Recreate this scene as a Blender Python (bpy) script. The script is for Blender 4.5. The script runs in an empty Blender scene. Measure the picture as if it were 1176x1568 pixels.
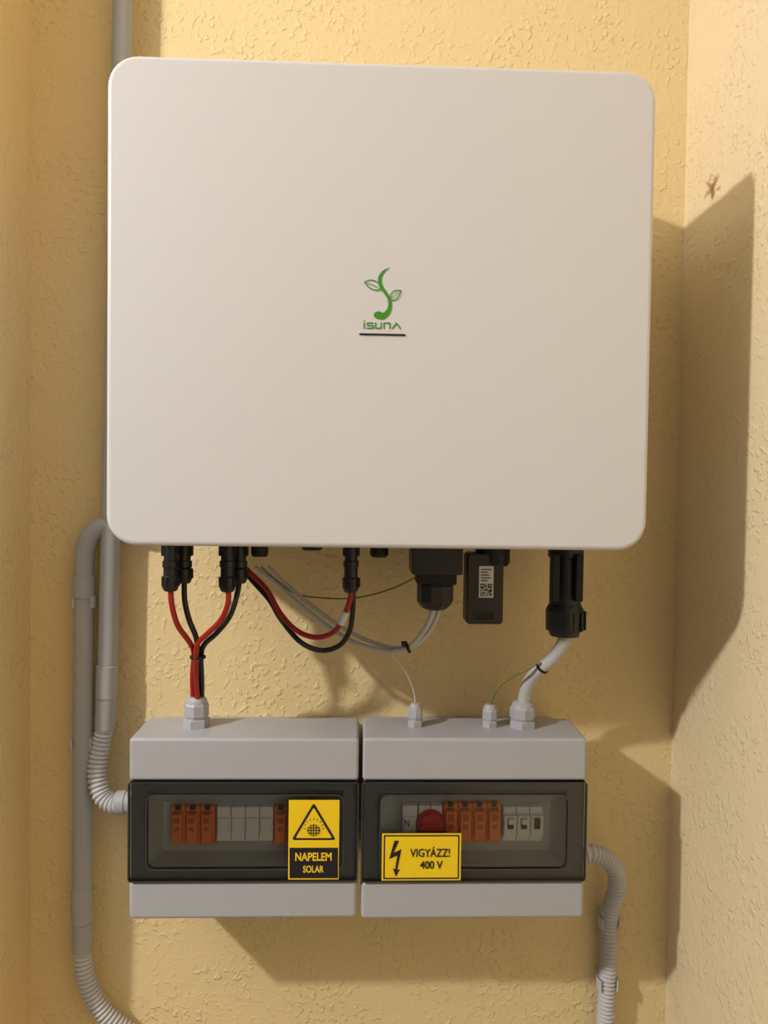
import bpy, bmesh, math, random
from mathutils import Vector, Matrix

scene = bpy.context.scene
COL = scene.collection
try:
    scene.view_settings.view_transform = 'Standard'
    scene.view_settings.look = 'None'
except Exception:
    pass

# ------------------------------------------------------------------ camera
CAM_LOC = Vector((0.0, -0.97, 0.0))
ROT = (Matrix.Rotation(math.radians(-1.9), 3, 'Z') @
       Matrix.Rotation(math.radians(90 - 1.55), 3, 'X') @
       Matrix.Rotation(math.radians(0.75), 3, 'Z'))
cam_d = bpy.data.cameras.new('camera')
cam = bpy.data.objects.new('camera', cam_d)
COL.objects.link(cam)
cam.matrix_world = Matrix.Translation(CAM_LOC) @ ROT.to_4x4()
cam_d.sensor_fit = 'VERTICAL'
cam_d.sensor_height = 36.0
cam_d.lens = 26.0
cam_d.clip_start = 0.01
scene.camera = cam

FPX = 26.0 / 36.0 * 1568.0


def W(u, v, y):
    """photo measurement -> metric position at depth plane y (survey helper)"""
    d = ROT @ Vector(((u - 588.0) / FPX, (784.0 - v) / FPX, -1.0))
    t = (y - CAM_LOC.y) / d.y
    return CAM_LOC + d * t


def WX(u, y, v=784): return W(u, v, y).x
def WZ(v, y, u=588): return W(u, v, y).z


# ------------------------------------------------------------------ materials
def srgb(r, g, b):
    def c(x):
        x /= 255.0
        return x / 12.92 if x <= 0.04045 else ((x + 0.055) / 1.055) ** 2.4
    return (c(r), c(g), c(b), 1.0)


def plastic(name, col, rough=0.45, spec=0.4, var=0.04, bump=0.0, bscale=400, metallic=0.0, vscale=25):
    m = bpy.data.materials.new(name)
    m.use_nodes = True
    nt = m.node_tree
    b = nt.nodes['Principled BSDF']
    b.inputs['Roughness'].default_value = rough
    b.inputs['Specular IOR Level'].default_value = spec
    b.inputs['Metallic'].default_value = metallic
    tc = nt.nodes.new('ShaderNodeTexCoord')
    n = nt.nodes.new('ShaderNodeTexNoise')
    n.inputs['Scale'].default_value = vscale
    n.inputs['Detail'].default_value = 3
    nt.links.new(tc.outputs['Object'], n.inputs['Vector'])
    mix = nt.nodes.new('ShaderNodeMix')
    mix.data_type = 'RGBA'
    mix.inputs[6].default_value = tuple(c * (1 - var) for c in col[:3]) + (1,)
    mix.inputs[7].default_value = tuple(min(1, c * (1 + var)) for c in col[:3]) + (1,)
    nt.links.new(n.outputs['Fac'], mix.inputs[0])
    nt.links.new(mix.outputs[2], b.inputs['Base Color'])
    if bump > 0:
        n2 = nt.nodes.new('ShaderNodeTexNoise')
        n2.inputs['Scale'].default_value = bscale
        nt.links.new(tc.outputs['Object'], n2.inputs['Vector'])
        bp = nt.nodes.new('ShaderNodeBump')
        bp.inputs['Strength'].default_value = bump
        bp.inputs['Distance'].default_value = 0.001
        nt.links.new(n2.outputs['Fac'], bp.inputs['Height'])
        nt.links.new(bp.outputs['Normal'], b.inputs['Normal'])
    return m


def tinted(name, tint, rough=0.08):
    m = bpy.data.materials.new(name)
    m.use_nodes = True
    nt = m.node_tree
    nt.nodes.remove(nt.nodes['Principled BSDF'])
    out = nt.nodes['Material Output']
    tr = nt.nodes.new('ShaderNodeBsdfTransparent')
    tr.inputs['Color'].default_value = tint
    gl = nt.nodes.new('ShaderNodeBsdfGlossy')
    gl.inputs['Roughness'].default_value = rough
    fr = nt.nodes.new('ShaderNodeFresnel')
    fr.inputs['IOR'].default_value = 1.4
    mx = nt.nodes.new('ShaderNodeMixShader')
    nt.links.new(fr.outputs[0], mx.inputs[0])
    nt.links.new(tr.outputs[0], mx.inputs[1])
    nt.links.new(gl.outputs[0], mx.inputs[2])
    nt.links.new(mx.outputs[0], out.inputs['Surface'])
    return m


def plaster(name, col, col2, stain=None):
    m = bpy.data.materials.new(name)
    m.use_nodes = True
    nt = m.node_tree
    L = nt.links.new
    b = nt.nodes['Principled BSDF']
    b.inputs['Roughness'].default_value = 0.62
    b.inputs['Specular IOR Level'].default_value = 0.35
    geo = nt.nodes.new('ShaderNodeNewGeometry')
    n = nt.nodes.new('ShaderNodeTexNoise')
    n.inputs['Scale'].default_value = 3.0
    n.inputs['Detail'].default_value = 4
    L(geo.outputs['Position'], n.inputs['Vector'])
    mix = nt.nodes.new('ShaderNodeMix'); mix.data_type = 'RGBA'
    mix.inputs[6].default_value = col
    mix.inputs[7].default_value = col2
    L(n.outputs['Fac'], mix.inputs[0])
    colout = mix.outputs[2]
    if stain is not None:
        vm = nt.nodes.new('ShaderNodeVectorMath'); vm.operation = 'DISTANCE'
        vm.inputs[1].default_value = stain
        n3 = nt.nodes.new('ShaderNodeTexNoise'); n3.inputs['Scale'].default_value = 110
        n3.inputs['Detail'].default_value = 5
        L(geo.outputs['Position'], n3.inputs['Vector'])
        L(geo.outputs['Position'], vm.inputs[0])
        mr = nt.nodes.new('ShaderNodeMapRange')
        mr.inputs['From Min'].default_value = 0.0
        mr.inputs['From Max'].default_value = 0.036
        mr.inputs['To Min'].default_value = 0.64
        mr.inputs['To Max'].default_value = 0.0
        L(vm.outputs['Value'], mr.inputs['Value'])
        ad = nt.nodes.new('ShaderNodeMath'); ad.operation = 'ADD'
        L(mr.outputs[0], ad.inputs[0]); L(n3.outputs['Fac'], ad.inputs[1])
        r = nt.nodes.new('ShaderNodeMapRange')
        r.inputs['From Min'].default_value = 0.86
        r.inputs['From Max'].default_value = 1.05
        r.inputs['To Max'].default_value = 0.85
        L(ad.outputs[0], r.inputs['Value'])
        mx2 = nt.nodes.new('ShaderNodeMix'); mx2.data_type = 'RGBA'
        L(r.outputs[0], mx2.inputs[0]); L(colout, mx2.inputs[6])
        mx2.inputs[7].default_value = srgb(125, 78, 40)
        colout = mx2.outputs[2]
    L(colout, b.inputs['Base Color'])
    # roller texture: sparse raised worms, denser in some patches than in others
    na = nt.nodes.new('ShaderNodeTexNoise')
    na.inputs['Scale'].default_value = 120
    na.inputs['Detail'].default_value = 1.6
    na.inputs['Distortion'].default_value = 0.5
    L(geo.outputs['Position'], na.inputs['Vector'])
    ra = nt.nodes.new('ShaderNodeMapRange'); ra.interpolation_type = 'SMOOTHSTEP'
    ra.inputs['From Min'].default_value = 0.51
    ra.inputs['From Max'].default_value = 0.70
    L(na.outputs['Fac'], ra.inputs['Value'])
    npch = nt.nodes.new('ShaderNodeTexNoise')
    npch.inputs['Scale'].default_value = 12
    npch.inputs['Detail'].default_value = 2
    L(geo.outputs['Position'], npch.inputs['Vector'])
    rp = nt.nodes.new('ShaderNodeMapRange')
    rp.inputs['From Min'].default_value = 0.38
    rp.inputs['From Max'].default_value = 0.62
    rp.inputs['To Min'].default_value = 0.3
    rp.inputs['To Max'].default_value = 1.1
    L(npch.outputs['Fac'], rp.inputs['Value'])
    mp = nt.nodes.new('ShaderNodeMath'); mp.operation = 'MULTIPLY'
    L(ra.outputs[0], mp.inputs[0]); L(rp.outputs[0], mp.inputs[1])
    nb = nt.nodes.new('ShaderNodeTexNoise')
    nb.inputs['Scale'].default_value = 40
    nb.inputs['Detail'].default_value = 3
    L(geo.outputs['Position'], nb.inputs['Vector'])
    ml = nt.nodes.new('ShaderNodeMath'); ml.operation = 'MULTIPLY_ADD'
    ml.inputs[1].default_value = 1.0
    L(nb.outputs['Fac'], ml.inputs[0]); L(mp.outputs[0], ml.inputs[2])
    bp = nt.nodes.new('ShaderNodeBump')
    bp.inputs['Strength'].default_value = 0.7
    bp.inputs['Distance'].default_value = 0.0014
    L(ml.outputs[0], bp.inputs['Height'])
    L(bp.outputs['Normal'], b.inputs['Normal'])
    return m


M_WHITE = plastic('inverter_white_paint', srgb(207, 207, 213), 0.36, 0.45, 0.01, 0.05, 900, vscale=6)
M_BODY = plastic('inverter_grey_metal', srgb(120, 120, 120), 0.5, 0.4, 0.03)
M_GREEN = plastic('logo_green', srgb(62, 140, 32), 0.5, 0.3, 0.03)
M_DARK = plastic('dark_ink', srgb(36, 32, 38), 0.5, 0.3, 0.02)
M_BLK = plastic('black_plastic', srgb(26, 26, 29), 0.42, 0.5, 0.1)
M_BLK2 = plastic('black_matte_plastic', srgb(16, 16, 18), 0.6, 0.4, 0.1)
M_GREYBOX = plastic('enclosure_grey', srgb(172, 174, 183), 0.4, 0.4, 0.015)
M_GREYIN = plastic('enclosure_inner_grey', srgb(182, 190, 197), 0.5, 0.4, 0.02)
M_PIPE = plastic('conduit_grey', srgb(166, 167, 171), 0.45, 0.4, 0.02)
M_FLEX = plastic('flexible_conduit_grey', srgb(192, 193, 198), 0.5, 0.4, 0.02)
M_RED = plastic('red_cable_sheath', srgb(160, 28, 20), 0.4, 0.5, 0.05)
M_BLKC = plastic('black_cable_sheath', srgb(20, 20, 20), 0.38, 0.5, 0.05)
M_GREYC = plastic('grey_cable_sheath', srgb(190, 190, 192), 0.5, 0.4, 0.03)
M_GRNC = plastic('green_yellow_sheath', srgb(124, 122, 58), 0.5, 0.4, 0.25, vscale=120)
M_ORANGE = plastic('orange_module', srgb(240, 128, 30), 0.45, 0.4, 0.03)
M_ORANGE2 = plastic('orange_module_dark', srgb(195, 86, 16), 0.5, 0.3, 0.03)
M_MODW = plastic('module_white', srgb(236, 240, 246), 0.5, 0.4, 0.02)
M_KNOBR = plastic('knob_red', srgb(205, 22, 26), 0.4, 0.4, 0.03)
M_YEL = plastic('sticker_yellow', srgb(242, 206, 34), 0.4, 0.4, 0.02)
M_LABEL = plastic('label_white', srgb(210, 212, 216), 0.5, 0.3, 0.02)
M_DOOR = tinted('smoked_door_pane', (0.93, 0.94, 0.945, 1))
M_DOORF = tinted('smoked_door_frame', (0.75, 0.765, 0.78, 1))
M_LINE = plastic('door_edge_dark', srgb(58, 60, 64), 0.3, 0.5, 0.02)
CORNER_R = WX(1037, 0.0, 784)
M_WALL = plaster('plaster_ochre', srgb(233, 211, 163), srgb(229, 206, 155))
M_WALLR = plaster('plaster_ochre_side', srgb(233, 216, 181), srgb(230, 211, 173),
                  stain=(CORNER_R, -0.078, 0.372))
M_CEIL = plaster('ceiling_paint', srgb(215, 215, 213), srgb(210, 210, 207))


def floor_mat():
    m = bpy.data.materials.new('floor_tiles')
    m.use_nodes = True
    nt = m.node_tree
    b = nt.nodes['Principled BSDF']
    geo = nt.nodes.new('ShaderNodeNewGeometry')
    br = nt.nodes.new('ShaderNodeTexBrick')
    br.offset = 0
    br.inputs['Scale'].default_value = 3.0
    br.inputs['Brick Width'].default_value = 1.0
    br.inputs['Row Height'].default_value = 1.0
    br.inputs['Mortar Size'].default_value = 0.012
    br.inputs['Color1'].default_value = srgb(140, 136, 128)
    br.inputs['Color2'].default_value = srgb(132, 128, 121)
    br.inputs['Mortar'].default_value = srgb(105, 102, 98)
    nt.links.new(geo.outputs['Position'], br.inputs['Vector'])
    nt.links.new(br.outputs['Color'], b.inputs['Base Color'])
    b.inputs['Roughness'].default_value = 0.35
    return m


M_FLOOR = floor_mat()


# ------------------------------------------------------------------ mesh helpers
def group(name, loc):
    e = bpy.data.objects.new(name, None)
    e.empty_display_size = 0.05
    COL.objects.link(e)
    e.location = loc
    return e


def finish(name, bm, mat, parent=None, smooth=True, bevel=0.0, bseg=3, ang=40):
    bmesh.ops.recalc_face_normals(bm, faces=bm.faces)
    me = bpy.data.meshes.new(name)
    bm.to_mesh(me)
    bm.free()
    me.materials.append(mat)
    ob = bpy.data.objects.new(name, me)
    COL.objects.link(ob)
    if smooth:
        for p in me.polygons:
            p.use_smooth = True
        try:
            me.set_sharp_from_angle(angle=math.radians(ang))
        except Exception:
            pass
    if bevel > 0:
        md = ob.modifiers.new('bevel', 'BEVEL')
        md.width = bevel
        md.segments = bseg
        md.limit_method = 'ANGLE'
        md.angle_limit = math.radians(50)
        md.harden_normals = True
    if parent is not None:
        ob.parent = parent
        ob.matrix_parent_inverse = Matrix.Translation(-parent.location)
    return ob


def rrect(x0, x1, z0, z1, r, n=8):
    if r <= 0:
        return [(x0, z0), (x1, z0), (x1, z1), (x0, z1)]
    pts = []
    for cx, cz, a0 in ((x1 - r, z0 + r, -90), (x1 - r, z1 - r, 0), (x0 + r, z1 - r, 90), (x0 + r, z0 + r, 180)):
        for i in range(n + 1):
            a = math.radians(a0 + 90 * i / n)
            pts.append((cx + r * math.cos(a), cz + r * math.sin(a)))
    return pts


def prism(name, pts, y0, y1, mat, parent=None, bevel=0.0, bseg=3):
    """extrude an XZ outline from y0 (front) to y1 (back)"""
    bm = bmesh.new()
    a = [bm.verts.new((p[0], y0, p[1])) for p in pts]
    b = [bm.verts.new((p[0], y1, p[1])) for p in pts]
    bm.faces.new(a)
    bm.faces.new(list(reversed(b)))
    n = len(pts)
    for i in range(n):
        bm.faces.new((a[i], b[i], b[(i + 1) % n], a[(i + 1) % n]))
    return finish(name, bm, mat, parent, bevel=bevel, bseg=bseg)


def rbox(name, x0, x1, y0, y1, z0, z1, mat, parent=None, r=0.0, bevel=0.0, bseg=3):
    if x0 > x1: x0, x1 = x1, x0
    if z0 > z1: z0, z1 = z1, z0
    if y0 > y1: y0, y1 = y1, y0
    return prism(name, rrect(x0, x1, z0, z1, r), y0, y1, mat, parent, bevel, bseg)


def ring(name, o, i, y0, y1, mat, parent=None, ro=0.004, ri=0.004, bevel=0.0):
    """rectangular frame; o,i = (x0,x1,z0,z1)"""
    po = rrect(*o, ro, 6)
    pi = rrect(*i, ri, 6)
    bm = bmesh.new()
    A = [bm.verts.new((p[0], y0, p[1])) for p in po]
    B = [bm.verts.new((p[0], y0, p[1])) for p in pi]
    C = [bm.verts.new((p[0], y1, p[1])) for p in po]
    D = [bm.verts.new((p[0], y1, p[1])) for p in pi]
    n = len(po)
    for k in range(n):
        l = (k + 1) % n
        bm.faces.new((A[k], A[l], B[l], B[k]))
        bm.faces.new((C[k], D[k], D[l], C[l]))
        bm.faces.new((A[k], C[k], C[l], A[l]))
        bm.faces.new((B[k], B[l], D[l], D[k]))
    return finish(name, bm, mat, parent, bevel=bevel)


def lathe(name, prof, origin, axis, mat, parent=None, seg=32, rot=0.0):
    ax = Vector(axis).normalized()
    ref = Vector((0, 1, 0)) if abs(ax.y) < 0.9 else Vector((1, 0, 0))
    u = ax.cross(ref).normalized()
    w = ax.cross(u).normalized()
    bm = bmesh.new()
    rings = []
    for r, h in prof:
        rr = []
        for k in range(seg):
            a = 2 * math.pi * k / seg + rot
            rr.append(bm.verts.new(Vector(origin) + ax * h + (u * math.cos(a) + w * math.sin(a)) * r))
        rings.append(rr)
    for a, b in zip(rings, rings[1:]):
        for k in range(seg):
            l = (k + 1) % seg
            bm.faces.new((a[k], a[l], b[l], b[k]))
    bm.faces.new(rings[0])
    bm.faces.new(list(reversed(rings[-1])))
    return finish(name, bm, mat, parent, ang=24)


def catmull(pts, step):
    P = [Vector(p) for p in pts]
    P = [P[0] * 2 - P[1]] + P + [P[-1] * 2 - P[-2]]
    out = []
    for i in range(1, len(P) - 2):
        p0, p1, p2, p3 = P[i - 1:i + 3]
        n = max(2, int((p2 - p1).length / 0.0008))
        for k in range(n):
            t = k / n
            out.append(0.5 * ((2 * p1) + (-p0 + p2) * t + (2 * p0 - 5 * p1 + 4 * p2 - p3) * t * t +
                              (-p0 + 3 * p1 - 3 * p2 + p3) * t ** 3))
    out.append(P[-2])
    res = [out[0]]
    acc = 0
    for a, b in zip(out, out[1:]):
        seg = (b - a).length
        while acc + seg >= step and seg > 1e-9:
            t = (step - acc) / seg
            a = a.lerp(b, t)
            res.append(a)
            seg = (b - a).length
            acc = 0
        acc += seg
    if (res[-1] - out[-1]).length > step * 0.3:
        res.append(out[-1])
    return res


def tube(name, pts, r, mat, parent=None, seg=16, corr=None, step=0.004):
    if corr:
        pitch, amp = corr
        step = pitch / 6.0
    C = catmull(pts, step)
    bm = bmesh.new()
    rings = []
    t0 = (C[1] - C[0]).normalized()
    ref = Vector((0, 1, 0)) if abs(t0.y) < 0.9 else Vector((1, 0, 0))
    n = (ref - t0 * ref.dot(t0)).normalized()
    for i, c in enumerate(C):
        a = C[max(0, i - 1)]
        b = C[min(len(C) - 1, i + 1)]
        t = (b - a).normalized()
        n = (n - t * n.dot(t)).normalized()
        w = t.cross(n)
        rad = r
        if corr:
            ph = (i % 6) / 6.0
            rad = r - amp * (0.5 - 0.5 * math.cos(2 * math.pi * ph)) ** 1.5
        rings.append([bm.verts.new(c + (n * math.cos(2 * math.pi * k / seg) + w * math.sin(2 * math.pi * k / seg)) * rad)
                      for k in range(seg)])
    for a, b in zip(rings, rings[1:]):
        for k in range(seg):
            l = (k + 1) % seg
            bm.faces.new((a[k], a[l], b[l], b[k]))
    bm.faces.new(rings[0])
    bm.faces.new(list(reversed(rings[-1])))
    return finish(name, bm, mat, parent, ang=60)


def text(name, body, x0, x1, z0, z1, y, mat, parent=None, weight=0.0):
    cu = bpy.data.curves.new(name, 'FONT')
    cu.body = body
    cu.offset = weight
    tmp = bpy.data.objects.new(name + '_tmp', cu)
    COL.objects.link(tmp)
    bpy.context.view_layer.update()
    dg = bpy.context.evaluated_depsgraph_get()
    me = bpy.data.meshes.new_from_object(tmp.evaluated_get(dg))
    bpy.data.objects.remove(tmp)
    xs = [v.co.x for v in me.vertices]
    ys = [v.co.y for v in me.vertices]
    mx, Mx, my, My = min(xs), max(xs), min(ys), max(ys)
    for v in me.vertices:
        v.co = Vector((x0 + (v.co.x - mx) / (Mx - mx) * (x1 - x0), y, z0 + (v.co.y - my) / (My - my) * (z1 - z0)))
    me.materials.clear()
    me.materials.append(mat)
    ob = bpy.data.objects.new(name, me)
    COL.objects.link(ob)
    if parent:
        ob.parent = parent
        ob.matrix_parent_inverse = Matrix.Translation(-parent.location)
    return ob


def stroke(name, pts, widths, y, mat, parent=None):
    """flat tapered ribbon in XZ plane"""
    n = len(pts)
    L, R = [], []
    for i in range(n):
        a = Vector(pts[max(0, i - 1)]); b = Vector(pts[min(n - 1, i + 1)])
        t = (b - a).normalized()
        nn = Vector((-t.y, t.x))
        p = Vector(pts[i])
        L.append(p + nn * widths[i] / 2)
        R.append(p - nn * widths[i] / 2)
    bm = bmesh.new()
    lv = [bm.verts.new((p.x, y, p.y)) for p in L]
    rv = [bm.verts.new((p.x, y, p.y)) for p in R]
    for i in range(n - 1):
        bm.faces.new((lv[i], lv[i + 1], rv[i + 1], rv[i]))
    return finish(name, bm, mat, parent, smooth=False)


def spline2(pts, n=8):
    P = [Vector((p[0], p[1])) for p in pts]
    P = [P[0] * 2 - P[1]] + P + [P[-1] * 2 - P[-2]]
    out = []
    for i in range(1, len(P) - 2):
        p0, p1, p2, p3 = P[i - 1:i + 3]
        for k in range(n):
            t = k / n
            out.append(0.5 * ((2 * p1) + (-p0 + p2) * t + (2 * p0 - 5 * p1 + 4 * p2 - p3) * t * t +
                              (-p0 + 3 * p1 - 3 * p2 + p3) * t ** 3))
    out.append(P[-2])
    return out


# ------------------------------------------------------------------ room shell
XR = CORNER_R
XL = WX(47, 0.0, 700)
ZF, ZC = -1.40, 1.65
YF = -3.0
XFAR = -2.8


def slab(name, x0, x1, y0, y1, z0, z1, mat, lean=0.0):
    bm = bmesh.new()
    bmesh.ops.create_cube(bm, size=1)
    for v in bm.verts:
        front = v.co.y < 0
        v.co = Vector(((x0 + x1) / 2 + v.co.x * (x1 - x0), (y0 + y1) / 2 + v.co.y * (y1 - y0),
                       (z0 + z1) / 2 + v.co.z * (z1 - z0)))
        if front:
            v.co.y -= lean * v.co.z
    return finish(name, bm, mat, smooth=False)


slab('wall_back', XL, XR, 0.0, 0.12, ZF, ZC, M_WALL)
slab('wall_right', XR, XR + 0.12, YF, 0.12, ZF, ZC, M_WALLR)
slab('wall_left', XFAR, XL, -0.138, 0.12, ZF, ZC, M_WALL, lean=0.024)
slab('floor', XFAR, XR + 0.12, YF, 0.12, ZF - 0.1, ZF, M_FLOOR)
slab('ceiling', XFAR, XR + 0.12, YF, 0.12, ZC, ZC + 0.1, M_CEIL)

# ------------------------------------------------------------------ inverter
YI = -0.255
x0 = (W(163, 450, YI).x + W(161, 700, YI).x) / 2
x1 = (W(1001, 200, YI).x + W(987, 750, YI).x) / 2 + .003
z1 = (W(250, 85, YI).z + W(950, 106, YI).z) / 2
z0 = (W(250, 837, YI).z + W(900, 842, YI).z) / 2
inv = group('solar_inverter', ((x0 + x1) / 2, -0.14, (z0 + z1) / 2))
rbox('front_cover', x0, x1, YI, YI + 0.045, z0, z1, M_WHITE, inv, r=0.029, bevel=0.005, bseg=5)
rbox('cover_gap', x0 + .004, x1 - .004, YI + 0.045, YI + 0.049, z0 + .004, z1 - .004, M_BLK2, inv, r=0.028)
rbox('casing', x0 + .001, x1 - .001, YI + 0.049, -0.065, z0 + .001, z1 - .001, M_WHITE, inv, r=0.028, bevel=0.003)
bm = bmesh.new()
nf = 34
for i in range(nf):
    cx = x0 + 0.04 + (x1 - x0 - 0.08) * i / (nf - 1)
    mtx = Matrix.Translation((cx, -0.045, (z0 + z1) / 2)) @ Matrix.Diagonal((0.002, 0.042, (z1 - z0) - 0.08, 1))
    bmesh.ops.create_cube(bm, size=1, matrix=mtx)
finish('heat_sink_fins', bm, M_BODY, inv, smooth=False)
rbox('mounting_bracket', x0 + .12, x1 - .12, -0.024, 0.0, z1 - 0.22, z1 - 0.10, M_BODY, inv, r=0.004)
rbox('mounting_bracket_lower', x0 + .12, x1 - .12, -0.024, 0.0, z0 + 0.10, z0 + 0.14, M_BODY, inv, r=0.004)

YL = YI - 0.0006


def LP(u, v):
    p = W(u, v, YL)
    return (p.x, p.z)


px = 0.715 / FPX
S = spline2([LP(*p) for p in [(597, 410), (588, 415), (582, 425), (583, 437), (590, 448), (596, 458), (597, 470),
                              (593, 479), (586, 484), (579, 483), (575, 479)]], 8)
ws_c = [0.4, 3.0, 5.0, 5.2, 4.4, 4.4, 5.5, 7.5, 9.5, 9, 6]
ws = []
for i in range(len(S)):
    f = i / 8.0
    k = min(int(f), len(ws_c) - 2)
    ws.append((ws_c[k] + (ws_c[k + 1] - ws_c[k]) * (f - k)) * px)
stroke('logo_stem', S, ws, YL, M_GREEN, inv)


def disc(name, c, r, y, mat, parent, sx=1.0, n=28):
    bm = bmesh.new()
    bm.faces.new([bm.verts.new((c[0] + r * sx * math.cos(2 * math.pi * k / n), y, c[1] + r * math.sin(2 * math.pi * k / n)))
                  for k in range(n)])
    return finish(name, bm, mat, parent, smooth=False)


disc('logo_bulb', LP(579.5, 482.5), 5.6 * px, YL - .0001, M_GREEN, inv, 1.25)


def outline(name, pts, w, closed_n=8, mat=M_GREEN):
    s = spline2([LP(*p) for p in pts], closed_n)
    stroke(name, s, [w * px] * len(s), YL - .0002, mat, inv)


outline('logo_leaf_left_a', [(583, 444), (574, 444), (565, 440), (558, 432)], 1.6)
outline('logo_leaf_left_b', [(558, 432), (567, 429), (576, 431), (584, 438)], 1.6)
outline('logo_leaf_left_vein', [(562, 434), (572, 437), (583, 443)], 1.0)
outline('logo_leaf_right_a', [(598, 460), (606, 459), (611, 453), (614, 445)], 1.6)
outline('logo_leaf_right_b', [(614, 445), (605, 445), (599, 450), (597, 457)], 1.6)
outline('logo_leaf_right_vein', [(598, 458), (605, 452), (610, 448)], 1.0)


def poly_letters(name, strokes_, w):
    for i, s in enumerate(strokes_):
        P = [LP(*p) for p in s]
        for j in range(len(P) - 1):
            a = Vector(P[j]); b = Vector(P[j + 1])
            t = (b - a).normalized() * w * px * 0.45
            stroke('%s_%d_%d' % (name, i, j), [a - t, b + t], [w * px] * 2, YL - .0001 * (j % 2), M_GREEN, inv)


T, B = 494.5, 502.5
poly_letters('logo_letter_i', [[(557.5, T + .3), (557.5, B)], [(557.5, 491.2), (557.5, 491.6)]], 1.8)
poly_letters('logo_letter_s', [[(571, T), (562.5, T), (562.5, 498.3), (571, 498.3), (571, B), (562, B)]], 1.7)
poly_letters('logo_letter_u', [[(575, T), (575, B), (583.5, B), (583.5, T)]], 1.7)
poly_letters('logo_letter_n', [[(588, B + .2), (588, T + .2), (597, T + .2), (597, B + .2)]], 1.7)
poly_letters('logo_letter_a', [[(601, B + .3), (607, T + .2), (613, B + .3)]], 1.8)
a = LP(550, 511.5); b = LP(621, 513)
rbox('status_light_strip', a[0], b[0], YL - .0004, YI + .001, b[1] - 1.1 * px, a[1] + 1.1 * px, M_DARK, inv, r=.0009)

# ------------------------------------------------------------------ connectors under inverter
YC = -0.13


def vprof(items, u, y=YC, mat=M_BLK, name='connector', parent=inv, seg=28):
    p = W(u, items[0][0], y)
    sc = (y - CAM_LOC.y) / FPX
    prof = []
    for v, hw in items:
        z = W(u, v, y).z
        prof.append((hw * sc, p.z - z))
    return lathe(name, prof, (p.x, y, p.z), (0, 0, -1), mat, parent, seg)


def mc4(u, vb, y, name):
    vprof([(818, 10), (858, 10), (859, 12), (868, 12), (869, 10.5), (vb - 24, 10.5), (vb - 22, 12.5), (vb - 8, 12.5), (vb - 2, 10.5),
           (vb, 8.5)], u, y, M_BLK, name)
    bm = bmesh.new()
    sc = (y - CAM_LOC.y) / FPX
    c = W(u, vb - 15, y)
    for k in range(10):
        a_ = 2 * math.pi * k / 10
        mtx = Matrix.Translation((c.x + 12.6 * sc * math.cos(a_), y + 12.6 * sc * math.sin(a_), c.z)) @ \
              Matrix.Rotation(a_, 4, 'Z') @ Matrix.Diagonal((0.0016, 0.0022, 14 * sc, 1))
        bmesh.ops.create_cube(bm, size=1, matrix=mtx)
    finish(name + '_nut_ribs', bm, M_BLK, inv, smooth=False)
    cc = W(u, 846, y)
    rbox(name + '_latch', cc.x - 13 * sc, cc.x + 13 * sc, y - 0.004, y + 0.004, cc.z - 5 * sc, cc.z + 14 * sc, M_BLK2, inv, r=.001)


mc4(261.5, 905, -0.145, 'dc_connector_1')
mc4(282, 893, -0.125, 'dc_connector_2')
mc4(349, 906, -0.145, 'dc_connector_3')
mc4(367, 893, -0.125, 'dc_connector_4')
mc4(538, 907, -0.140, 'dc_connector_5')
vprof([(818, 13), (848, 13), (852, 11)], 398, -0.13, M_BLK2, 'vent_plug')
vprof([(818, 14), (849, 14), (853, 11)], 581, -0.13, M_BLK2, 'vent_plug_2')
vprof([(818, 16), (839, 16), (842, 14)], 478, -0.13, M_BLK2, 'vent_plug_3')
a = W(629, 878, -0.15); b = W(707, 820, -0.15)
rbox('comm_port_cover', a.x, b.x, -0.165, -0.115, a.z, b.z, M_BLK, inv, r=.003, bevel=.002)
a = W(637, 893, -0.14)
b = W(697, 876, -0.14)
rbox('comm_port_collar', a.x, b.x, -0.155, -0.118, a.z, b.z, M_BLK2, inv, r=.002, bevel=.001)
vprof([(890, 25), (896, 28), (920, 28), (925, 25), (931, 19), (933, 14)], 666.5, -0.138, M_BLK, 'comm_gland_nut', seg=10)
vprof([(818, 27), (852, 27), (854, 23), (924, 24), (930, 27), (934, 29), (964, 28.5), (966, 24), (973, 22)], 867, -0.135, M_BLK,
      'ac_connector', seg=32)
for k, du in enumerate((-18, 18)):
    cc = W(867 + du, 890, -0.155)
    rbox('ac_connector_clip_%d' % k, cc.x - .004, cc.x + .004, -0.162, -0.148, cc.z - .022, cc.z + .030, M_BLK2, inv, r=.001, bevel=.0008)
bm = bmesh.new()
c = W(867, 949, -0.135)
for k in range(14):
    a_ = 2 * math.pi * k / 14
    rr = 28.6 * .835 / FPX
    mtx = Matrix.Translation((c.x + rr * math.cos(a_), -0.135 + rr * math.sin(a_), c.z)) @ Matrix.Rotation(a_, 4, 'Z') @ \
          Matrix.Diagonal((0.002, 0.004, 0.020, 1))
    bmesh.ops.create_cube(bm, size=1, matrix=mtx)
finish('ac_connector_grip', bm, M_BLK, inv, smooth=False)

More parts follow.
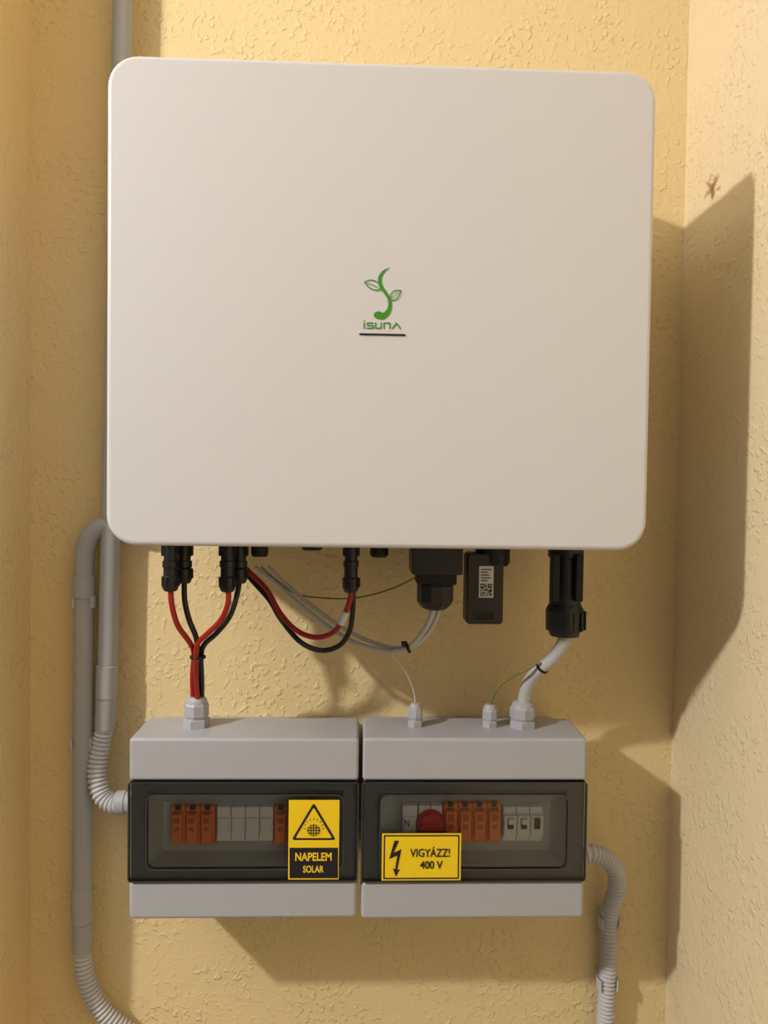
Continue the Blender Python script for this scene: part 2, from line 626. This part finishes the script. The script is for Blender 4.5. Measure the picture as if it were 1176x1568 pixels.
# wifi dongle
yd = -0.15
zdtop = z0 - .0005
a = W(714, 956, yd); b = W(772, 848, yd)
wd = group('wifi_dongle', ((a.x + b.x) / 2, yd, (a.z + b.z) / 2))
rbox('dongle_body', a.x, b.x, yd, yd + .03, a.z, b.z, M_BLK, wd, r=.004, bevel=.002)
cc = W(755, 850, -.135)
hcol = zdtop - W(752, 866, -.135).z
lathe('dongle_collar', [(.0195, 0), (.0195, hcol * .85), (.017, hcol)], (cc.x, -.132, zdtop), (0, 0, -1), M_BLK2, wd, 28)
a = W(733, 915, yd); b = W(756, 867, yd)
rbox('dongle_label', a.x, b.x, yd - .0005, yd + .001, a.z, b.z, M_LABEL, wd)
random.seed(3)
bm = bmesh.new()
qa = W(735.5, 913, yd - .0007); qb = W(753.5, 894, yd - .0007)
N = 13
for i in range(N):
    for j in range(N):
        corner = (i < 4 and j < 4) or (i < 4 and j > 8) or (i > 8 and j > 8)
        on = random.random() < 0.5
        if corner:
            ii, jj = (i if i < 4 else i - 9), (j if j < 4 else j - 9)
            on = (ii in (0, 3) or jj in (0, 3))
        if on:
            xa = qa.x + (qb.x - qa.x) * i / N; xb = qa.x + (qb.x - qa.x) * (i + 1) / N
            za = qa.z + (qb.z - qa.z) * j / N; zb = qa.z + (qb.z - qa.z) * (j + 1) / N
            bm.faces.new([bm.verts.new((x, yd - .0008, z)) for x, z in ((xa, za), (xb, za), (xb, zb), (xa, zb))])
for k in range(5):
    p = W(736, 871 + k * 4.3, yd); q = W(752 - (k * 5) % 7, 872.6 + k * 4.3, yd)
    bm.faces.new([bm.verts.new((x, yd - .0008, z)) for x, z in ((p.x, q.z), (q.x, q.z), (q.x, p.z), (p.x, p.z))])
finish('dongle_label_print', bm, M_DARK, wd, smooth=False)
a = W(728, 949, yd); b = W(756, 938, yd)
rbox('dongle_slot', a.x, b.x, yd - .0012, yd + .001, a.z, b.z, M_BLK2, wd, r=.001)
ring('dongle_slot_rim', (a.x - .001, b.x + .001, a.z - .001, b.z + .001), (a.x, b.x, a.z, b.z), yd - .0018, yd + .001,
     plastic('dongle_rim', srgb(50, 50, 54), .4, .5), wd, .001, .001)

# ------------------------------------------------------------------ distribution boxes
YB = -0.130


def enclosure(xl, xr, fr_l, fr_r, in_l, in_r):
    xa = WX(xl, YB, 1270); xb = WX(xr, YB, 1270)
    um = (xl + xr) / 2
    zt = WZ(1131, YB, um); zbt = WZ(1408, YB, um)
    zd1 = WZ(1196, YB, um); zd0 = WZ(1350, YB, um)
    g = group('distribution_box', ((xa + xb) / 2, -0.06, (zt + zbt) / 2))
    rbox('base', xa + .006, xb - .006, -0.052, 0.0, zbt + .008, zt - .014, M_GREYBOX, g, r=.006, bevel=.002)
    rbox('top_cover', xa, xb, YB, -0.05, zd1, zt, M_GREYBOX, g, r=.004, bevel=.007, bseg=4)
    rbox('bottom_cover', xa, xb, YB, -0.05, zbt, zd0, M_GREYBOX, g, r=.006, bevel=.005, bseg=4)
    sx = WX(fr_l, YB, 1270); ex = WX(fr_r, YB, 1270)
    yf = YB + .0045
    rbox('stile_left', xa + .0015, sx, yf, -0.05, zd0 - .003, zd1 + .003, M_GREYBOX, g)
    rbox('stile_right', ex, xb - .0015, yf, -0.05, zd0 - .003, zd1 + .003, M_GREYBOX, g)
    zo1 = WZ(1212, YB, um); zo0 = WZ(1326, YB, um)
    rbox('rail_top', sx, ex, yf, -0.05, zo1, zd1 + .003, M_GREYBOX, g)
    rbox('rail_bottom', sx, ex, yf, -0.05, zd0 - .003, zo0, M_GREYBOX, g)
    yi = -0.100
    ix0 = WX(in_l, yi, 1270); ix1 = WX(in_r, yi, 1270)
    iz1 = WZ(1228, yi, um); iz0 = WZ(1302, yi, um)
    bm = bmesh.new()
    O = [bm.verts.new(p) for p in ((sx, yf + .001, zo0), (ex, yf + .001, zo0), (ex, yf + .001, zo1), (sx, yf + .001, zo1))]
    I = [bm.verts.new(p) for p in ((ix0, yi, iz0), (ix1, yi, iz0), (ix1, yi, iz1), (ix0, yi, iz1))]
    for k in range(4):
        l = (k + 1) % 4
        bm.faces.new((O[k], O[l], I[l], I[k]))
    bm.faces.new(I)
    finish('mask_panel', bm, M_GREYIN, g, smooth=False)
    d0, d1 = YB - .002, YB + .0035
    of = (xa - .0005, xb + .0005, zd0 + .0005, zd1 - .0005)
    il = (WX(fr_l, YB, 1270), WX(fr_r, YB, 1270), WZ(1329, YB, um), WZ(1217, YB, um))
    ring('door_frame', of, il, d0, d1, M_DOORF, g, .004, .008, bevel=.0)
    rbox('door_pane', il[0], il[1], d0 + .001, d0 + .003, il[2], il[3], M_DOOR, g, r=.008)
    t = .0014
    ring('door_bead', (il[0] - t, il[1] + t, il[2] - t, il[3] + t), il, d0 - .001, d0 + .003, M_LINE, g, .009, .008)
    ring('door_edge', of, (of[0] + .0013, of[1] - .0013, of[2] + .0013, of[3] - .0013), d0 - .0004, d1, M_LINE, g, .004, .003)
    return g, (xa, xb, zt, zbt), yi


BL, rectL, yin = enclosure(197, 548, 226, 525, 250, 510)
BR, rectR, _ = enclosure(554, 897, 583, 868, 608, 842)

YM = yin - 0.014


def modblock(name, u0, u1, v0, v1, n, mat, mat2, parent, kind='spd'):
    X0 = WX(u0, YM, 1265); X1 = WX(u1, YM, 1265)
    um = (u0 + u1) / 2
    Z1 = WZ(v0, YM, um); Z0 = WZ(v1, YM, um)
    H = Z1 - Z0
    w = (X1 - X0) / n
    for i in range(n):
        a_, b_ = X0 + i * w + .0004, X0 + (i + 1) * w - .0004
        rbox('%s_%d' % (name, i + 1), a_, b_, YM + .004, yin + .001, Z0, Z1, mat, parent, r=.0006, bevel=.0004, bseg=2)
        m = (a_ + b_) / 2
        if kind == 'spd':
            rbox('%s_%d_cartridge' % (name, i + 1), a_ + .0022, b_ - .0022, YM - .002, YM + .005, Z0 + H * .1, Z0 + H * .88, mat, parent,
                 r=.0008, bevel=.0008, bseg=2)
            rbox('%s_%d_window' % (name, i + 1), m - .0028, m + .0028, YM - .0028, YM + .002, Z0 + H * .42, Z0 + H * .52, M_ORANGE2, parent)
            rbox('%s_%d_lip' % (name, i + 1), m - .004, m + .004, YM - .0034, YM + .002, Z0 + H * .84, Z0 + H * .9, M_ORANGE2, parent)
            rbox('%s_%d_label' % (name, i + 1), m - .0035, m + .0035, YM - .0026, YM + .002, Z0 + H * .62, Z0 + H * .78, M_ORANGE2, parent)
            rbox('%s_%d_screw' % (name, i + 1), m - .003, m + .003, YM + .0030, YM + .006, Z1 - .003, Z1 + .002, M_BLK2, parent)
        elif kind == 'blank':
            rbox('%s_%d_step' % (name, i + 1), a_ + .002, b_ - .002, YM + .001, YM + .005, Z0 + H * .3, Z0 + H * .7, mat, parent,
                 r=.0006, bevel=.0006, bseg=2)
        elif kind == 'breaker':
            rbox('%s_%d_nose' % (name, i + 1), a_, b_, YM - .002, YM + .005, Z0 + H * .2, Z0 + H * .8, mat, parent, bevel=.0006)
            rbox('%s_%d_slot' % (name, i + 1), m - .0035, m + .0035, YM - .0026, YM, Z0 + H * .42, Z0 + H * .74, M_BLK2, parent)
            rbox('%s_%d_toggle' % (name, i + 1), m - .003, m + .003, YM - .006, YM, Z0 + H * .58, Z0 + H * .74,
                 M_MODW if i < 2 else M_BLK, parent, bevel=.0006)


modblock('surge_arrester', 260, 328, 1238, 1296, 3, M_ORANGE, M_ORANGE2, BL)
modblock('terminal_block', 331, 418, 1238, 1290, 4, M_MODW, M_MODW, BL, 'blank')
modblock('surge_arrester_b', 418, 486, 1238, 1296, 3, M_ORANGE, M_ORANGE2, BL)
modblock('neutral_module', 616, 640, 1236, 1290, 1, M_MODW, M_MODW, BR, 'blank')
modblock('switch_module', 641, 678, 1236, 1290, 2, M_MODW, M_MODW, BR, 'plain')
modblock('surge_arrester', 679, 768, 1233, 1293, 4, M_ORANGE, M_ORANGE2, BR)
modblock('circuit_breaker', 771, 832, 1238, 1290, 3, M_MODW, M_MODW, BR, 'breaker')
p = W(660, 1263, YM)
sc = .86 / FPX
lathe('rotary_knob', [(22.5 * sc, 0), (22.5 * sc, .004), (20.5 * sc, .006), (19.5 * sc, .008), (17 * sc, .009)], (p.x, YM + .004, p.z), (0, -1, 0),
      M_KNOBR, BR, 40)
rbox('rotary_knob_grip', p.x - 16 * sc, p.x + 16 * sc, YM - .008, YM - .004, p.z - 4 * sc, p.z + 4 * sc, M_KNOBR, BR, r=.002, bevel=.001)
a = W(620, 1266, YM); b = W(627, 1256, YM)
text('letter_n', 'N', a.x, b.x, a.z, b.z, YM + .0008, M_DARK, BR)

YG = -0.085


def gland(u, r, vtop, parent, name, y=YG):
    sc = (y - CAM_LOC.y) / FPX
    rect = rectL if parent is BL else rectR
    base = rect[2] - .001
    X = WX(u, y, 1095)
    top = W(u, vtop, y).z
    h = top - base
    R = r * sc
    lathe(name + '_hex', [(R * 1.0, 0), (R * 1.12, .001), (R * 1.12, h * .28), (R * 1.0, h * .3)], (X, y, base), (0, 0, 1), M_GREYBOX, parent, 6, rot=.3)
    lathe(name + '_thread', [(R * .9, h * .2), (R * .9, h * .45)], (X, y, base), (0, 0, 1), M_GREYBOX, parent, 24)
    lathe(name + '_nut', [(R * .98, h * .36), (R * 1.05, h * .40), (R * 1.05, h * .74), (R * .92, h * .82)], (X, y, base), (0, 0, 1), M_GREYBOX, parent, 8)
    lathe(name + '_dome', [(R * .92, h * .8), (R * .85, h * .9), (R * .66, h * .985), (R * .5, h)], (X, y, base), (0, 0, 1), M_GREYBOX, parent, 28)


gland(301, 18, 1066, BL, 'cable_gland')
gland(636, 10.5, 1076, BR, 'cable_gland_small')
gland(750, 11, 1078, BR, 'cable_gland_earth')
gland(800, 19, 1073, BR, 'cable_gland_ac')

# ------------------------------------------------------------------ stickers
YS = YB - .0035
a = W(441, 1347, YS); b = W(520, 1225, YS)
sg = group('solar_warning_sticker', ((a.x + b.x) / 2, YS, (a.z + b.z) / 2))
rbox('sticker_base', a.x, b.x, YS, YS + .0004, a.z, b.z, M_YEL, sg)


def SP(u, v, d=.0003):
    p = W(u, v, YS)
    return Vector((p.x, YS - d, p.z))


def flat(name, pts, mat, parent, d=.0003):
    bm = bmesh.new()
    bm.faces.new([bm.verts.new(SP(u, v, d)) for u, v in pts])
    return finish(name, bm, mat, parent, smooth=False)


flat('text_panel', [(443.5, 1298), (443.5, 1344.5), (517.5, 1344.5), (517.5, 1298)], M_DARK, sg)


def stext(name, s, u0, v0, u1, v1, mat, parent, wgt=0.0, d=.0006):
    p = SP(u0, v1); q = SP(u1, v0)
    text(name, s, p.x, q.x, p.z, q.z, YS - d, mat, parent, wgt)


stext('text_upper', 'NAPELEM', 452, 1305, 508, 1318, M_YEL, sg, .03)
stext('text_lower', 'SOLAR', 464, 1325, 496, 1336, M_YEL, sg, .03)


def trirounded(cu, cv_top, cv_bot, hw, r):
    P = [(cu, cv_top), (cu + hw, cv_bot), (cu - hw, cv_bot)]
    out = []
    for i in range(3):
        p = Vector(P[i]); a_ = Vector(P[i - 1]); b_ = Vector(P[(i + 1) % 3])
        pa = p + (a_ - p).normalized() * r; pb = p + (b_ - p).normalized() * r
        for k in range(7):
            t = k / 6
            out.append(tuple((1 - t) ** 2 * pa + 2 * t * (1 - t) * p + t * t * pb))
    return out


flat('triangle_outer', trirounded(480.5, 1229, 1286, 34, 5), M_DARK, sg, .0003)
flat('triangle_inner', trirounded(480.5, 1236, 1283, 28, 3), M_YEL, sg, .0005)
c = SP(480.5, 1271)
disc('pictogram_panel', (c.x, c.z), 9 * sc, YS - .0007, M_DARK, sg, 1.1)
for k in range(4):
    flat('pictogram_line_%d' % k, [(471, 1264.5 + k * 4.2), (491, 1264.5 + k * 4.2), (491, 1265.3 + k * 4.2), (471, 1265.3 + k * 4.2)], M_YEL, sg, .0009)
    flat('pictogram_vline_%d' % k, [(473.5 + k * 4.2, 1261), (474.3 + k * 4.2, 1261), (474.3 + k * 4.2, 1280), (473.5 + k * 4.2, 1280)], M_YEL, sg, .0009)
for k in range(9):
    an = math.pi * (k / 8.0)
    u_, v_ = 480.5 + 13 * math.cos(an), 1268 - 13 * math.sin(an)
    du, dv = math.cos(an), -math.sin(an)
    flat('pictogram_ray_%d' % k, [(u_ - dv * .8, v_ + du * .8), (u_ + du * 4, v_ + dv * 4), (u_ + dv * .8, v_ - du * .8)], M_DARK, sg, .0009)

a = W(584, 1348.5, YS); b = W(706.5, 1276, YS)
vs = group('voltage_warning_sticker', ((a.x + b.x) / 2, YS, (a.z + b.z) / 2))
rbox('sticker_base', a.x, b.x, YS, YS + .0004, a.z, b.z, M_YEL, vs)
P0 = SP(587, 1346); P1 = SP(703.5, 1278.5)
t = 1.8 * sc
ring('sticker_border', (P0.x, P1.x, P0.z, P1.z), (P0.x + t, P1.x - t, P0.z + t, P1.z - t), YS - .0003, YS + .0002, M_DARK, vs, .0008, .0006)
flat('lightning_bolt', [(604, 1287), (611, 1287), (602.5, 1306), (614.5, 1300), (608, 1332), (612.5, 1330.5), (606, 1342), (601.5, 1329),
                        (605, 1331), (608.5, 1309.5), (596, 1315)], M_DARK, vs, .0005)
stext('text_upper', 'VIGY\u00c1ZZ!', 628, 1296, 689, 1312, M_DARK, vs, .012)
stext('text_lower', '400 V', 643, 1318, 678, 1330, M_DARK, vs, .02)


# ------------------------------------------------------------------ cables
def pts(lst):
    return [W(u, v, y) for u, v, y in lst]


cr = .0031
dc = group('solar_dc_cables', W(320, 960, -0.11))
tube('red_cable_1', pts([(261.5, 900, -.145), (263, 925, -.145), (272, 957, -.135), (290, 983, -.12), (297, 1000, -.105), (295, 1035, -.09), (296, 1072, -.085)]), cr, M_RED, dc)
tube('black_cable_1', pts([(282, 888, -.125), (283, 920, -.13), (290, 950, -.13), (300, 975, -.125), (303, 1000, -.110), (302, 1035, -.095), (301, 1072, -.089)]), cr, M_BLKC, dc)
tube('red_cable_2', pts([(350, 902, -.145), (349, 925, -.145), (338, 950, -.14), (318, 970, -.132), (303, 985, -.122), (300, 1005, -.115), (300, 1040, -.098), (303, 1072, -.091)]), cr, M_RED, dc)
tube('black_cable_2', pts([(367, 888, -.125), (362, 915, -.13), (351, 945, -.13), (331, 970, -.125), (313, 987, -.115), (308, 1005, -.105), (309, 1040, -.09), (309, 1072, -.083)]), cr, M_BLKC, dc)
pc = W(303, 1006, -.108)
lathe('cable_tie', [(.0085, -.0018), (.0092, -.0012), (.0092, .0012), (.0085, .0018)], pc, (0, 0.05, 1), M_BLK2, dc, 20)

ec = group('battery_cables', W(460, 950, -0.1))
tube('red_cable', pts([(365, 855, -.060), (378, 872, -.065), (408, 902, -.08), (430, 940, -.09), (455, 966, -.1), (485, 976, -.11), (512, 967, -.12), (527, 943, -.13), (536, 918, -.138), (538, 902, -.14)]), cr, M_RED, ec)
tube('black_cable', pts([(366, 860, -.055), (382, 884, -.06), (412, 918, -.075), (430, 948, -.083), (460, 983, -.09), (492, 996, -.095), (520, 988, -.1), (535, 966, -.108), (540, 935, -.118), (541, 902, -.127)]), cr, M_BLKC, ec)
tube('marker_sleeve', pts([(522, 955, -.1262), (530, 936, -.1325)]), .0042, M_LABEL, ec, step=.002)

gc = group('communication_cable', W(560, 960, -0.1))
tube('grey_cable_1', pts([(664, 926, -.138), (660, 945, -.138), (645, 972, -.13), (622, 993, -.12), (590, 997, -.1), (545, 985, -.08), (510, 965, -.06), (470, 935, -.05), (430, 900, -.04), (390, 868, -.035)]), .0030, M_GREYC, gc)
tube('grey_cable_2', pts([(672, 926, -.138), (669, 946, -.138), (652, 974, -.13), (626, 992, -.12), (592, 990, -.095), (550, 975, -.075), (500, 945, -.055), (450, 905, -.04), (410, 868, -.035)]), .0025, M_GREYC, gc)
tube('thin_grey_cable', pts([(622, 992, -.119), (600, 998, -.11), (608, 1012, -.1), (624, 1035, -.092), (634, 1060, -.086), (636, 1080, -.085)]), .0010, M_GREYC, gc)
pc = W(624, 991, -.12)
lathe('cable_tie', [(.0066, -.0018), (.0072, -.001), (.0072, .001), (.0066, .0018)], pc, (1, 0, .45), M_BLK2, gc, 20)
q = W(618, 986, -.127)
rbox('cable_tie_head', q.x - .0025, q.x + .0025, -.13, -.125, q.z - .0025, q.z + .003, M_BLK2, gc, bevel=.0005)

ew = group('earth_wire', W(550, 910, -0.05))
tube('wire', pts([(640, 882, -.1), (615, 895, -.08), (580, 908, -.06), (540, 916, -.045), (500, 916, -.035), (455, 910, -.02), (425, 890, -.02), (400, 868, -.03)]), .0010, M_GRNC, ew)

ac = group('ac_power_cable', W(830, 1020, -0.1))
tube('cable', pts([(867, 962, -.135), (862, 985, -.133), (846, 1008, -.122), (822, 1028, -.108), (808, 1048, -.095), (803, 1068, -.088), (801, 1080, -.085)]), .0074, M_GREYC, ac, seg=24)
tube('earth_wire', pts([(826, 1013, -.122), (805, 1026, -.118), (780, 1038, -.105), (762, 1054, -.095), (753, 1072, -.088), (751, 1084, -.085)]), .0016, M_GRNC, ac)
pc = W(830, 1021.5, -.1125)
dirv = (W(846, 1008, -.122) - W(822, 1028, -.108)).normalized()
lathe('cable_tie', [(.0078, -.0018), (.0086, -.001), (.0086, .001), (.0078, .0018)], pc, dirv, M_BLK2, ac, 24)

# ------------------------------------------------------------------ rigid conduits
YP = -0.022
RP = 0.0123
c1 = group('conduit_pipe', W(128, 1100, YP))
tube('bend', pts([(200, 806, YP), (182, 804, YP), (158, 806, YP), (140, 818, YP), (131, 840, YP), (128.5, 868, YP), (128.5, 895, YP)]), RP, M_PIPE, c1, seg=28)


def vpipe(name, u0, v0, u1, v1, r, parent, mat=M_PIPE, y=YP, lip=0):
    A = W(u0, v0, y); B = W(u1, v1, y)
    L = (B - A).length
    if lip:
        prof = [(r - .0012, 0), (r, .0008), (r, L - .0008), (r - .0012, L)]
    else:
        prof = [(r, 0), (r, L)]
    lathe(name, prof, A, (B - A), mat, parent, 32)


vpipe('pipe', 128.5, 890, 126, 1455, RP, c1)
vpipe('coupler', 128.5, 881, 128.5, 915, RP + .0018, c1, lip=1)
vpipe('coupler_2', 126.5, 1361, 126.5, 1411, RP + .0014, c1, lip=1)
vpipe('coupler_3', 126.5, 1411, 126.5, 1455, RP + .0003, c1, lip=1)
tube('corrugated_hose', pts([(126.5, 1450, YP), (129, 1480, YP), (138, 1515, YP), (155, 1545, YP), (178, 1568, YP), (205, 1588, YP), (230, 1610, YP)]),
     RP - .0002, M_FLEX, c1, seg=24, corr=(.0058, .0026))


def clamp(u, v, name, parent, r=RP, y=YP):
    c = W(u, v, y)
    rbox(name + '_foot', c.x - .009, c.x + .009, -0.008, 0.0, c.z - .008, c.z + .008, M_FLEX, parent, r=.001, bevel=.0008)
    n = 20
    bm = bmesh.new()
    R0, R1 = r + .0004, r + .0024
    a0, a1 = math.radians(-38), math.radians(218)
    vv = []
    for k in range(n + 1):
        a_ = a0 + (a1 - a0) * k / n
        dx, dy = math.cos(a_), math.sin(a_)
        row = [bm.verts.new((c.x + dx * R, y + dy * R, c.z + dz)) for R, dz in
               ((R0, -.007), (R1, -.007), (R1, .007), (R0, .007))]
        vv.append(row)
    for p_, q_ in zip(vv, vv[1:]):
        for k in range(4):
            l = (k + 1) % 4
            bm.faces.new((p_[k], q_[k], q_[l], p_[l]))
    bm.faces.new(vv[0]); bm.faces.new(list(reversed(vv[-1])))
    finish(name + '_clip', bm, M_FLEX, parent)


clamp(129, 921, 'clamp_1', c1)
clamp(127, 1137, 'clamp_2', c1)

c2 = group('conduit_pipe', W(175, 900, YP))
vpipe('pipe', 190, -60, 164, 1075, RP, c2)
vpipe('coupler', 165, 1018, 163.5, 1068, RP + .0014, c2, lip=1)
vpipe('coupler_2', 163.5, 1068, 161, 1116, RP + .0006, c2, lip=1)
tube('corrugated_hose', pts([(161, 1110, YP), (156, 1135, YP), (150, 1165, -.025), (149, 1195, -.03), (158, 1220, -.035), (175, 1231, -.04), (196, 1230, -.045), (204, 1229, -.045)]),
     RP - .0002, M_FLEX, c2, seg=24, corr=(.0058, .0026))
A = W(178, 1229, -.045)
lathe('hose_adapter', [(RP + .0012, 0), (RP + .0022, .001), (RP + .0022, .012), (RP + .001, .0125), (RP + .001, .020)], A, (1, 0, 0.02), M_PIPE, c2, 28)

RF = 0.0118
c3 = group('flexible_conduit', W(935, 1430, -.03))
tube('corrugated_hose', pts([(893, 1308, -.05), (908, 1307, -.05), (930, 1316, -.045), (944, 1337, -.04), (944, 1362, -.033), (936, 1388, -.025), (932, 1415, -.02),
                             (932, 1460, -.018), (930, 1500, -.018), (928, 1540, -.018), (926, 1600, -.018), (926, 1650, -.018)]),
     RF, M_FLEX, c3, seg=24, corr=(.0054, .0024))
c = rectR[1]
A = W(897, 1307, -.05)
lathe('hose_adapter', [(RF + .0025, -.006), (RF + .003, 0), (RF + .003, .006), (RF + .0015, .008)], (c, -.05, A.z), (1, 0, 0), M_GREYBOX, c3, 28)
clamp(933, 1411, 'clamp_1', c3, RF, -.02)
clamp(930, 1505, 'clamp_2', c3, RF, -.02)

# ------------------------------------------------------------------ light
ld = bpy.data.lights.new('ceiling_lamp', 'POINT')
ld.energy = 158
ld.color = (1.0, 0.95, 0.885)
ld.shadow_soft_size = 0.045
lo = bpy.data.objects.new('ceiling_lamp', ld)
lo.location = (-1.70, -1.34, 1.06)
COL.objects.link(lo)

w = bpy.data.worlds.new('world')
scene.world = w
w.use_nodes = True
bg = w.node_tree.nodes['Background']
bg.inputs['Color'].default_value = (1.0, 0.95, 0.90, 1)
bg.inputs['Strength'].default_value = 0.09
